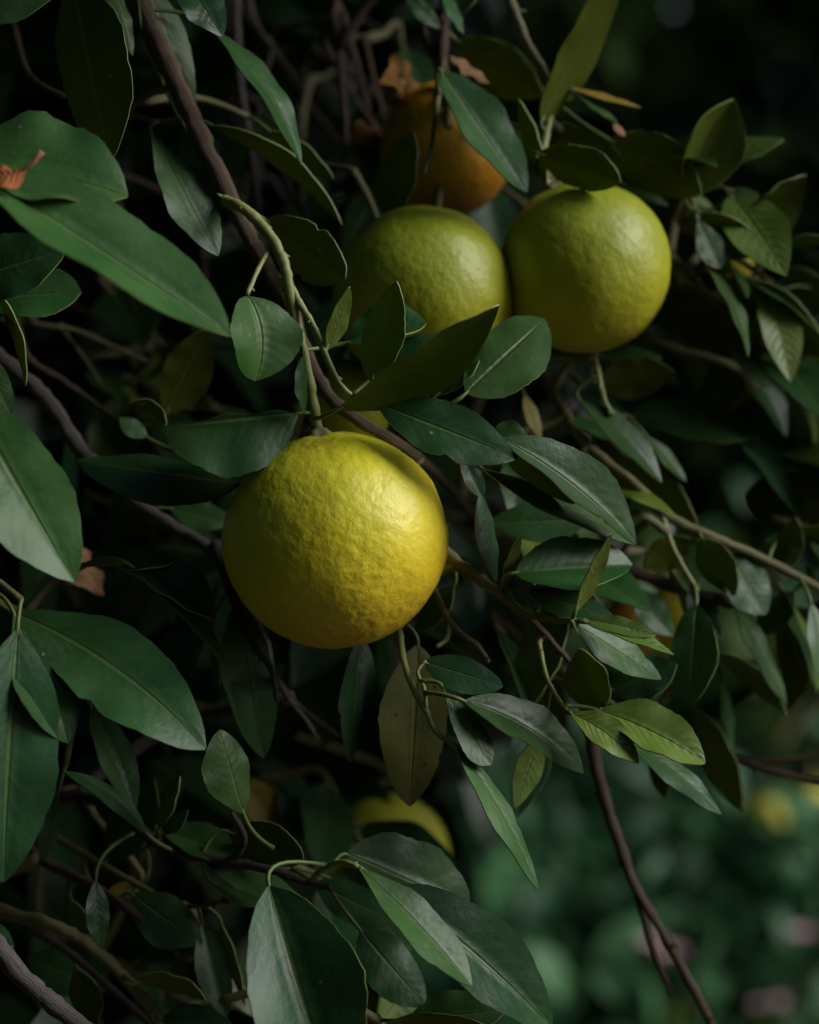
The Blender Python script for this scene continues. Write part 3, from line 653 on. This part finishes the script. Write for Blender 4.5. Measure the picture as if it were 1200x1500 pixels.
# ------------------------------------------------------------------ more leafy shoots behind them
def vec_leaf(mb, B, axis, up, L, w, seed, ms=(0, 1, 2), nt=12, nv=3, droop=.12, fold=.25):
    side = unit(np.cross(axis, up)); up = unit(np.cross(side, axis))
    e = w
    leaf_geo(mb, B, B + axis * L - np.array([0, 0, droop * L]), up * .05 * L, (side + up * fold) * e, (-side + up * fold) * e, up, .92, .8, nt, nv, .00045, ms, .06, .06, seed)
def in_tree(x, y):
    """outline of the crown on the photograph: open to the upper and lower right"""
    right = np.interp(y, [-300, 0, 150, 300, 500, 700, 900, 1050, 1150, 1300, 1500, 1800], [760, 850, 900, 1040, 1040, 900, 1000, 900, 640, 620, 680, 740])
    return x < right
def pix(w):
    rel = w - CAMP; Z = rel @ AF; return 600 + (rel @ AX) / (K * Z), 750 - (rel @ AU) / (K * Z)
def shoot(x, y, d, ang, n, Ltw, seed, free=False, yk=.05):
    global NLEAF
    r_ = np.random.default_rng(seed)
    S = P(x, y, d); dirv = unit(AX * math.cos(ang) - AU * math.sin(ang) + AZ * r_.uniform(-.2, .5))
    q, po = nearest(S); gap = np.linalg.norm(q - S)
    E = S + dirv * Ltw - np.array([0, 0, .12 * Ltw])
    ex, ey = pix(E)
    if not free and not in_tree(ex + 240, ey): return
    pts = spline([q, q * .5 + S * .5 + AF * gap * .1, S, S * .5 + E * .5 + np.array([0, 0, .02 * Ltw]), E], 5)
    tb_ = MB(); tube(tb_, pts, np.linspace(.0026, .0011, len(pts)), 0, 7, .07, seed)
    par = po if po.parent is tree else po.parent
    tb_.build('twig', MOLV, par, origin=pts[0])
    for k in range(n):
        c = pts[10 + int((k + .6) / n * (len(pts) - 11))]
        az = k * 2.4 + r_.uniform(-.4, .4)
        a = unit(np.cross(dirv, [0.2, .1, 1])); b = np.cross(dirv, a)
        ax = unit(dirv * .7 + (a * math.cos(az) + b * math.sin(az)) * .8 + np.array([0, 0, -.2]))
        up = unit(np.array([.35, -.35, 1.0]) + r_.normal(size=3) * .35)
        L = r_.uniform(.038, .062); mbl = MB(); B = c + ax * .006
        vec_leaf(mbl, B, ax, up, L, L * r_.uniform(.2, .27), seed * 31 + k)
        tube(mbl, np.array([c, c * .5 + B * .5, B + ax * .003]), .0009, 3, 6)
        kd = KINDS['y' if r_.random() < yk else 'u']
        mbl.build('leaf', [*kd, MPET], par, origin=B); NLEAF += 1
for k, (x, y, d, a) in enumerate([(940, 410, 13, .4), (1010, 790, 12, .3), (1100, 830, 13, .7), (835, 545, 12, .7), (1100, 430, 14, .4),
                                  (760, 640, 9, .9), (770, 740, 8, 1.1), (930, 240, 11, .2), (1000, 330, 11, .5), (1110, 500, 13, .7), (1060, 610, 14, .6), (1130, 760, 12, .4),
                                  (470, 1130, 16, 1.0), (470, 1290, 9, .7), (720, 900, 9, 1.0)]):
    shoot(x, y, d, a, 4, .045, 900 + k, True, .35)
i = 0; tries = 0
while NLEAF < 290 and tries < 4000:
    tries += 1
    x, y, d = rng.uniform(-60, 1080), rng.uniform(-60, 1560), rng.uniform(13, 26)
    if not in_tree(x + 120, y): continue
    if 540 < x < 760 and 60 < y < 330 and d < 17: continue
    if 330 < x < 760 and 930 < y < 1420: continue
    i += 1; shoot(x, y, d, rng.uniform(.2, 1.9), min(5, 290 - NLEAF), rng.uniform(.055, .10), 500 + i)

# ------------------------------------------------------------------ inner foliage mass of the crown
def simple_leaves(mb, C, A, U, L, W, ms=(0,), fold=.25):
    """many low leaves at once: C base, A axis, U up, folded along the midrib and drooping"""
    n = len(C); S = np.cross(A, U); S /= np.linalg.norm(S, axis=1)[:, None] + 1e-9; Un = np.cross(S, A)
    t = np.array([0, .25, .55, .82, 1.0]); f = np.array([.06, .8, 1, .6, .03]); V = np.zeros((n, 5, 3, 3)); UV = np.zeros((n, 5, 3, 2))
    for i in range(5):
        m = C + A * (L * t[i])[:, None] + Un * (L * .22 * t[i] * (1 - t[i]))[:, None] - np.array([0, 0, 1.0]) * (L * .18 * t[i] ** 2)[:, None]
        V[:, i, 1] = m
        V[:, i, 0] = m - S * (W * f[i])[:, None] + Un * (W * f[i] * fold)[:, None]
        V[:, i, 2] = m + S * (W * f[i])[:, None] + Un * (W * f[i] * fold)[:, None]
        UV[:, i, :, 0] = t[i]; UV[:, i, 0, 1] = 0; UV[:, i, 1, 1] = .5; UV[:, i, 2, 1] = 1
    F = []
    for k in range(n):
        o = k * 15
        for i in range(4):
            for j in range(2): a = o + i * 3 + j; F.append((a, a + 1, a + 4, a + 3))
    mb.add(V.reshape(-1, 3), F, 0, UV.reshape(-1, 2))
def rand_dirs(n, bias):
    A = rng.normal(size=(n, 3)) + bias; return A / np.linalg.norm(A, axis=1)[:, None]
def clumps(centres, per, spread, lmin, lmax, bias=(0, 0, -.4), wr=(.2, .27)):
    C = np.repeat(centres, per, axis=0); n = len(C); C = C + rng.normal(size=(n, 3)) * spread
    A = rand_dirs(n, np.array(bias)); U = rand_dirs(n, np.array([.2, -.2, 1.3])); L = rng.uniform(lmin, lmax, n)
    return C, A, U, L, L * rng.uniform(*wr, n)
cs = []
while len(cs) < 900:                        # seen through the frame, behind the shoots
    x, y, d = rng.uniform(-500, 1000), rng.uniform(-350, 1850), rng.uniform(34, 105)
    if not in_tree(x + 230 + 1.2 * max(0, d - 40), y): continue
    cs.append(P(x, y, d))
n1 = len(cs)
while len(cs) < 2000:                       # the rest of the crown: above, to the left and behind
    v = rng.normal(size=3); v = v / np.linalg.norm(v) * rng.uniform(.55, 1.0) ** .4
    c = np.array([-.50, 1.62, 1.55]) + v * np.array([.95, .80, 1.05])
    rel = c - CAMP; Z = rel @ AF
    px = 600 + (rel @ AX) / (K * max(Z, .05)); py = 750 - (rel @ AU) / (K * max(Z, .05))
    if c[2] < .45: continue
    if Z < 1.05 and px > -120 and -150 < py < 1650: continue      # leave the view free
    if not in_tree(px + 260, np.clip(py, -300, 1800)) and Z < 2.6 and py > -600: continue
    cs.append(c)
for k in range(420):                        # unseen boughs above the view, added to keep top light off the interior
    cs.append(P(rng.uniform(-500, 620), rng.uniform(-1600, -560), rng.uniform(-6, 60)))
for k in range(520):                        # the crown goes on right of view; unseen clumps added to shade its inside
    cs.append(P(rng.uniform(1480, 2700), rng.uniform(-1100, 1100), rng.uniform(12, 95)))
mbf = MB(); simple_leaves(mbf, *clumps(np.array(cs), 7, .045, .05, .08))
MMASS = mass_mat('inner_leaf', (.014, .048, .015), (.03, .08, .022), .4, .12)
fol = mbf.build('foliage', MMASS, tree, origin=TREE_BASE); tag(fol, kind='stuff')

# ------------------------------------------------------------------ fruit
def fruit(cx, cy, d, rx, ry, mat, label, axis=(-.15, .97, -.1), seed=0, res=120, group=None, lump=.012, stem=None):
    Z = D0 + d / 100; s = K * Z; c = P(cx, cy, d)
    ax = unit(AX * axis[0] + AU * axis[1] + AZ * axis[2])
    a = unit(np.cross(ax, AF)); b = np.cross(ax, a); R = rx * s; H = ry * s
    root = empty('citrus_fruit', c - ax * H); tag(root, label, 'fruit', group)
    nu, nv = res, res // 2; V = []; UV = []
    so = Vector((seed * 3.1, seed * 1.7, seed))
    for i in range(nv + 1):
        th = math.pi * i / nv
        for j in range(nu):
            p_ = 2 * math.pi * j / nu
            dr = ax * math.cos(th) + (a * math.cos(p_) + b * math.sin(p_)) * math.sin(th)
            v = Vector(dr)
            r = 1 + lump * noise.noise(v * 2.2 + so) * 1.6 + .0045 * noise.noise(v * 9 + so) + .0032 * noise.noise(v * 19 + so) + .0022 * noise.noise(v * 34 + so)
            r *= 1 - .035 * math.exp(-(th / .16) ** 2) - .02 * math.exp(-((math.pi - th) / .14) ** 2)
            r *= 1 + .012 * math.cos(5 * p_ + seed) * math.exp(-(th / .45) ** 2)
            V.append(c + ax * (math.cos(th) * H * r) + (a * math.cos(p_) + b * math.sin(p_)) * (math.sin(th) * R * r)); UV.append((j / nu, i / nv))
    F = [(i * nu + j, (i + 1) * nu + j, (i + 1) * nu + (j + 1) % nu, i * nu + (j + 1) % nu) for i in range(nv) for j in range(nu)]
    mb = MB(); mb.add(V, F, 0, UV); mb.build('peel', mat, root, origin=c)
    top = c + ax * H * .965
    mb = MB(); k = 20; rc = .0052; CV = []
    for lv, (rr, hh) in enumerate(((.35, .0035), (.7, .0032), (1.0, .0012), (1.05, -.0008))):
        for j in range(k):
            p_ = 2 * math.pi * j / k; sc_ = 1 + (.28 * math.cos(5 * p_) if lv >= 2 else 0)
            CV.append(top + ax * hh + (a * math.cos(p_) + b * math.sin(p_)) * rc * rr * sc_)
    mb.add(CV, [(l * k + j, l * k + (j + 1) % k, (l + 1) * k + (j + 1) % k, (l + 1) * k + j) for l in range(3) for j in range(k)] + [tuple(range(k))])
    mb.build('calyx', MCAL, root, origin=top)
    # stalk from the calyx to the wood that carries it (belongs to the tree)
    if stem is not None:
        q = P(*stem); qq, po = nearest(q)
        mid = top * .5 + q * .5 + ax * .006
        pts = spline([qq, mid, top + ax * .004, top - ax * .001], 5)
        mb = MB(); tube(mb, pts, np.linspace(.0018, .0026, len(pts)), 0, 8, .06, seed)
        mb.build('fruit_stalk', MOLV, po if po.parent is tree else po.parent, origin=pts[0])
    return root
fruit(492, 791, 0, 165.5, 158.5, MF1, 'big bright yellow grapefruit hanging lowest and largest from the green stem', (-.165, .975, .02), 1, 260, stem=(466, 632, 0))
fruit(620, 434, 7, 133, 124, MF2, 'yellow green grapefruit half hidden behind the upright small leaves', (.1, .5, -.86), 2, 160, stem=(650, 200, 10))
fruit(857, 392, 7.5, 125.5, 125.5, MF2, 'green grapefruit with pale shine under a round olive leaf', (-.35, .93, -.1), 3, 160, stem=(800, 270, 6))
fruit(655, 218, 12.5, 97, 103, MF3, 'shaded orange grapefruit behind the large teal leaf and dry brown leaves', (0, .55, .7), 4, 120, stem=(655, 188, 9.6))
fruit(566, 1256, 27, 95, 92, MF5, 'blurred yellow grapefruit hanging behind the grey green leaves below the spotted leaf', (-.2, .95, -.2), 5, 100, stem=(560, 1100, 28))
fruit(512, 596, 9, 62, 62, MF2, 'small yellow grapefruit peeking between stems just above the biggest fruit', (-.2, .95, -.2), 6, 80, stem=(500, 540, 10))
fruit(922, 922, 26, 46, 46, MF3, 'deep orange fruit glimpsed behind the small folded bright leaves', (-.2, .95, -.2), 7, 60, stem=(900, 830, 13))
fruit(988, 912, 30, 50, 50, MF1, 'small yellow fruit glimpsed above the hanging oval teal leaf', (-.2, .95, -.2), 8, 60, stem=(960, 850, 13))
fruit(1078, 398, 20, 32, 30, MF1, 'small yellow fruit glimpsed among olive leaves beside the shiny green fruit', (-.2, .95, -.2), 9, 60, stem=(1060, 340, 12))

# ------------------------------------------------------------------ dry leaves caught in the tree
def dry(bx, by, tx, ty, d, aP, aQ, kind, label, bow=0, stalk=None):
    o = leaf(bx, by, tx, ty, d, d + .6, aP, aQ, kind, bow=bow, w=max(aP, aQ) * 1.6, arch=.14, wave=.22, conv=.3, stalk=False, name='dry_leaf', rag=.08)
    if stalk:
        mb = MB(); tube(mb, spline([P(*p) for p in stalk], 5), .0011, 0, 6, .1); st = mb.build('leaf_stalk', MDRYP, o, origin=P(*stalk[0]))
    return tag(o, label, 'leaf')
dry(38, 250, -40, 272, -9.6, 22, 20, 'b', 'orange brown dead leaf lying across the two big soft leaves', stalk=[(28, 256, -9.6), (48, 238, -9.7), (62, 222, -9.7)])
dry(606, 150, 578, 78, 11.2, 26, 18, 'b', 'rust brown curled dead leaf caught above the shaded orange fruit')
dry(566, 150, 590, 95, 10.6, 10, 10, 'B', 'pale tan rolled dead leaf strip beside the rust brown dead leaf')
dry(660, 82, 716, 122, 8.5, 10, 9, 'B', 'tan dead leaf resting along the top of the large teal leaf')
dry(520, 178, 566, 214, 13, 20, 16, 'b', 'crumpled reddish dead leaf left of the shaded orange fruit')

dry(108, 795, 152, 872, 6, 20, 18, 'B', 'pale tan dead leaf glimpsed between the big soft leaves above the deep green one')

# ------------------------------------------------------------------ plants of the garden behind, with unseen trees added for shade
MBG = mass_mat('shrub_leaf', (.022, .078, .030), (.05, .145, .05), .55, .15, .25)
MBG2 = mass_mat('hedge_leaf', (.035, .075, .018), (.075, .135, .03), .7, .15, .15)
MBG3 = mass_mat('shrub_leaf_olive', (.04, .085, .02), (.10, .16, .03), .6, .2, .25)
MBG4 = mass_mat('shrub_leaf_deep', (.014, .055, .022), (.035, .10, .042), .5, .12, .25)
MPINK = plain('flower_petal', (.42, .26, .30), .6, (.55, .36, .38), 80)
MTRK = plain('garden_bark', (.055, .046, .05), .9, (.11, .095, .10), 4, .006, (1.2, 5, 1))
def shrub(name, x, y, rx, ry, h, n_cl, per, lf, mat, label, cat, group=None, z0=.02, stems=5, spread=.06):
    base = np.array([x, y, 0.0]); o = empty(name, base)
    cl = []
    while len(cl) < n_cl:
        v = rng.normal(size=3); v /= np.linalg.norm(v); v *= rng.uniform(.35, 1) ** .5
        if v[2] < -.75: continue
        cl.append(base + np.array([v[0] * rx, v[1] * ry, z0 + h * .5 + v[2] * h * .5]))
    mb = MB(); simple_leaves(mb, *clumps(np.array(cl), per, spread, lf * .7, lf * 1.3, (.0, -.1, .1), (.22, .32)))
    tag(mb.build('foliage', mat, o, origin=base), kind='stuff')
    for k in range(stems):
        e = cl[k]; pts = spline([base + (rng.normal() * .03, rng.normal() * .03, -.03), base * .6 + e * .4 + (0, 0, h * .1), e], 5)
        mb = MB(); tube(mb, pts, np.linspace(.012, .004, len(pts)), 0, 7, .08, k); mb.build('stem', MTRK, o, origin=pts[0])
    return tag(o, label, cat, group), cl
def gpt(px, py):                 # ground point under a photo pixel
    r = P(px, py, 0) - CAMP; return CAMP + r * (-CAMP[2] / r[2])
low = [(900, 1330, 3.0, .42, .62), (1080, 1300, 3.3, .45, .62), (1220, 1350, 2.9, .4, .5), (760, 1400, 2.9, .4, .5), (980, 1470, 2.7, .35, .36), (700, 1250, 3.3, .45, .75),
       (850, 1220, 3.8, .5, .85), (1240, 1200, 3.9, .5, .9)]
LOWLAB = ['low bluish green shrub behind the hanging brown branch', 'low broad shrub with soft teal leaves beside the pink flowers', 'low shrub at the edge of the bare soil', 'low shrub behind the big drooping leaf tips',
          'smallest ground cover clump under the hanging brown branch', 'waist high shrub behind the blurred lower fruit', 'taller garden shrub behind the bright young leaves', 'tall garden shrub bearing far yellow fruit']
for (px, py, Y, r, h), lab, bm_ in zip(low, LOWLAB, [MBG, MBG4, MBG, MBG4, MBG3, MBG4, MBG3, MBG4]):
    x = (px - 600) * K * Y
    o, cl = shrub('garden_shrub', x, Y, r, r, h, 110, 8, .075, bm_, lab, 'shrub', 'low shrubs in the garden behind', spread=.05)
    if 'pink' in lab or 'bare soil' in lab:
        for k, (fx, fy) in enumerate([(955, 1385), (985, 1400)] if 'pink' in lab else [(1178, 1372), (1120, 1480), (1150, 1475)]):
            c = P(fx, fy, (2.75 - D0) * 100); mb = MB()
            for j in range(7):
                az = j * .9; A_ = unit(np.array([math.cos(az), math.sin(az), .5])); mb2 = mb
                simple_leaves(mb, np.array([c]), np.array([A_]), np.array([[0, 0, 1.0]]), np.array([.022]), np.array([.009]))
            tube(mb, spline([c, c * .6 + np.array([x, Y, .1]) * .4, np.array([x, Y, .05])], 4), .002, 1, 6)
            mb.build('flower', [MPINK, MPET], o, origin=c)
for k, (fx, fy, lab) in enumerate([(1122, 1212, 'blurred yellow green fruit in the garden shrub, hanging alone'), (1192, 1192, 'blurred golden fruit in the garden shrub beside a greener one')]):
    Z = 3.3; c = P(fx, fy, (Z - D0) * 100); root = empty('garden_fruit', c - np.array([0, 0, .03])); tag(root, lab, 'fruit')
    mb = MB(); V = []; nu, nv = 24, 12
    for i_ in range(nv + 1):
        th = math.pi * i_ / nv
        for j in range(nu):
            a_ = 2 * math.pi * j / nu; V.append(c + np.array([math.sin(th) * math.cos(a_) * .036, math.sin(th) * math.sin(a_) * .036, math.cos(th) * .042 * (1 + .1 * math.cos(th) ** 7)]))
    mb.add(V, [(i_ * nu + j, (i_ + 1) * nu + j, (i_ + 1) * nu + (j + 1) % nu, i_ * nu + (j + 1) % nu) for i_ in range(nv) for j in range(nu)]); mb.build('peel', [MF1, MF1][k], root, origin=c)
    mb = MB(); sh = np.array([(1240 - 600) * K * 3.9, 3.9, .6]); tube(mb, spline([c + (0, 0, .03), c * .7 + sh * .3 + (0, 0, .08), sh], 5), .003, 0, 6); mb.build('stalk', MOLV, root, origin=c)
hx = [(-1.9, 6.2), (-.7, 5.8), (.5, 6.0), (1.6, 5.7), (2.7, 6.1), (-3.2, 6.0), (3.9, 5.8)]
HLAB = ['dark hedge bush behind the citrus trunk', 'dark hedge bush behind the leaning slim tree', 'dark hedge bush seen above the shiny green fruit', 'dark hedge bush seen past the leaves right of the shiny green fruit', 'dark hedge bush at the open end of the garden row', 'dark hedge bush behind the big shade tree', 'last dark hedge bush of the garden row']
for k, (x, y) in enumerate(hx):
    shrub('hedge_bush', x, y, .85, .6, 3.3, 420, 9, .13, MBG2, HLAB[k], 'hedge', 'hedge bushes at the back', stems=4, spread=.11)
base = np.array([1.0, 7.6, 0.0]); ch = empty('clipped_hedge', base); tag(ch, 'long tall clipped hedge closing the garden behind the loose bushes', 'hedge')
mb = MB(); n_ = 26000; C = base + np.column_stack([rng.uniform(-5, 5, n_), rng.uniform(-.4, .4, n_), rng.uniform(.05, 3.6, n_)]); Lh = rng.uniform(.12, .2, n_)
simple_leaves(mb, C, rand_dirs(n_, np.array([0, -.6, 0])), rand_dirs(n_, np.array([0, -.4, 1.0])), Lh, Lh * .33); tag(mb.build('foliage', MBG2, ch, origin=base), kind='stuff')
for k in range(9):
    x_ = -4.4 + k * 1.1; mb = MB(); tube(mb, spline([base + (x_, 0, -.05), base + (x_ + .1, .05, 1.2), base + (x_ - .05, 0, 2.6)], 5), np.linspace(.04, .015, 11), 0, 8, .05, k); mb.build('stem', MTRK, ch, origin=base + (x_, 0, 0))
def shade_tree(x, y, h, r, crown_z, crown_r, ncl, label, lean=0.0, vz=.5):
    base = np.array([x, y, 0.0]); o = empty('shade_tree', base); tag(o, label, 'tree')
    C = spline([base + (0, 0, -.05), base + (lean * .3, 0, h * .35), base + (lean * .6, 0, h * .7), base + (lean, 0, h)], 8)
    mb = MB(); tube(mb, C, np.linspace(r, r * .55, len(C)), 0, 12, .05, 3); mb.build('trunk', MTRK, o, origin=C[0])
    cl = []
    for k in range(6):
        az = k * 1.05 + .3; e = C[-1] + np.array([math.cos(az) * crown_r * .7, math.sin(az) * crown_r * .7, crown_r * .35])
        pts = spline([C[-4], C[-1] * .6 + e * .4 + (0, 0, .1), e], 5); mb = MB(); tube(mb, pts, np.linspace(r * .45, r * .12, len(pts)), 0, 8, .06, k); mb.build('limb', MTRK, o, origin=pts[0])
    while len(cl) < ncl:
        v = rng.normal(size=3); v /= np.linalg.norm(v); v *= rng.uniform(.2, 1) ** .4
        cl.append(np.array([x + lean, y, crown_z]) + v * np.array([crown_r, crown_r, crown_r * vz]))
    mb = MB(); simple_leaves(mb, *clumps(np.array(cl), 9, .14, .09, .16, (0, 0, -.2), (.22, .32))); tag(mb.build('foliage', MBG2, o, origin=base), kind='stuff')
shade_tree(.56, 4.1, 2.6, .038, 3.6, 1.7, 420, 'slim leaning garden tree standing behind the citrus, its trunk a dim grey band', -.75)
shade_tree(1.15, 4.9, 2.7, .05, 4.0, 1.5, 140, 'unseen slender tree near the hedge, right of the leaning one, added for shade', -.1)  # outside the view, added so its crown shades the background
shade_tree(-1.9, 3.6, 2.7, .10, 3.8, 1.9, 420, 'large unseen tree behind the citrus, added to block the sky')  # not in view; added as a canopy against the sky
shade_tree(-2.1, .4, 1.6, .12, 2.1, 1.5, 800, 'unseen thick trunked tree left of the citrus, added to block sky light', vz=1.0)  # this and the following trees are unseen, added to keep sky light out
shade_tree(-1.2, -1.7, 1.6, .12, 2.2, 1.6, 800, 'unseen thick trunked tree behind the camera to the left, added to block sky light', vz=1.0)
shade_tree(.9, -2.3, 1.6, .12, 2.2, 1.6, 800, 'unseen thick trunked tree behind the camera to the right, added to block sky light', vz=1.0)
print('LEAVES', N_HAND, NLEAF, 'TRIS', sum(len(m.polygons) * 2 for m in bpy.data.meshes))
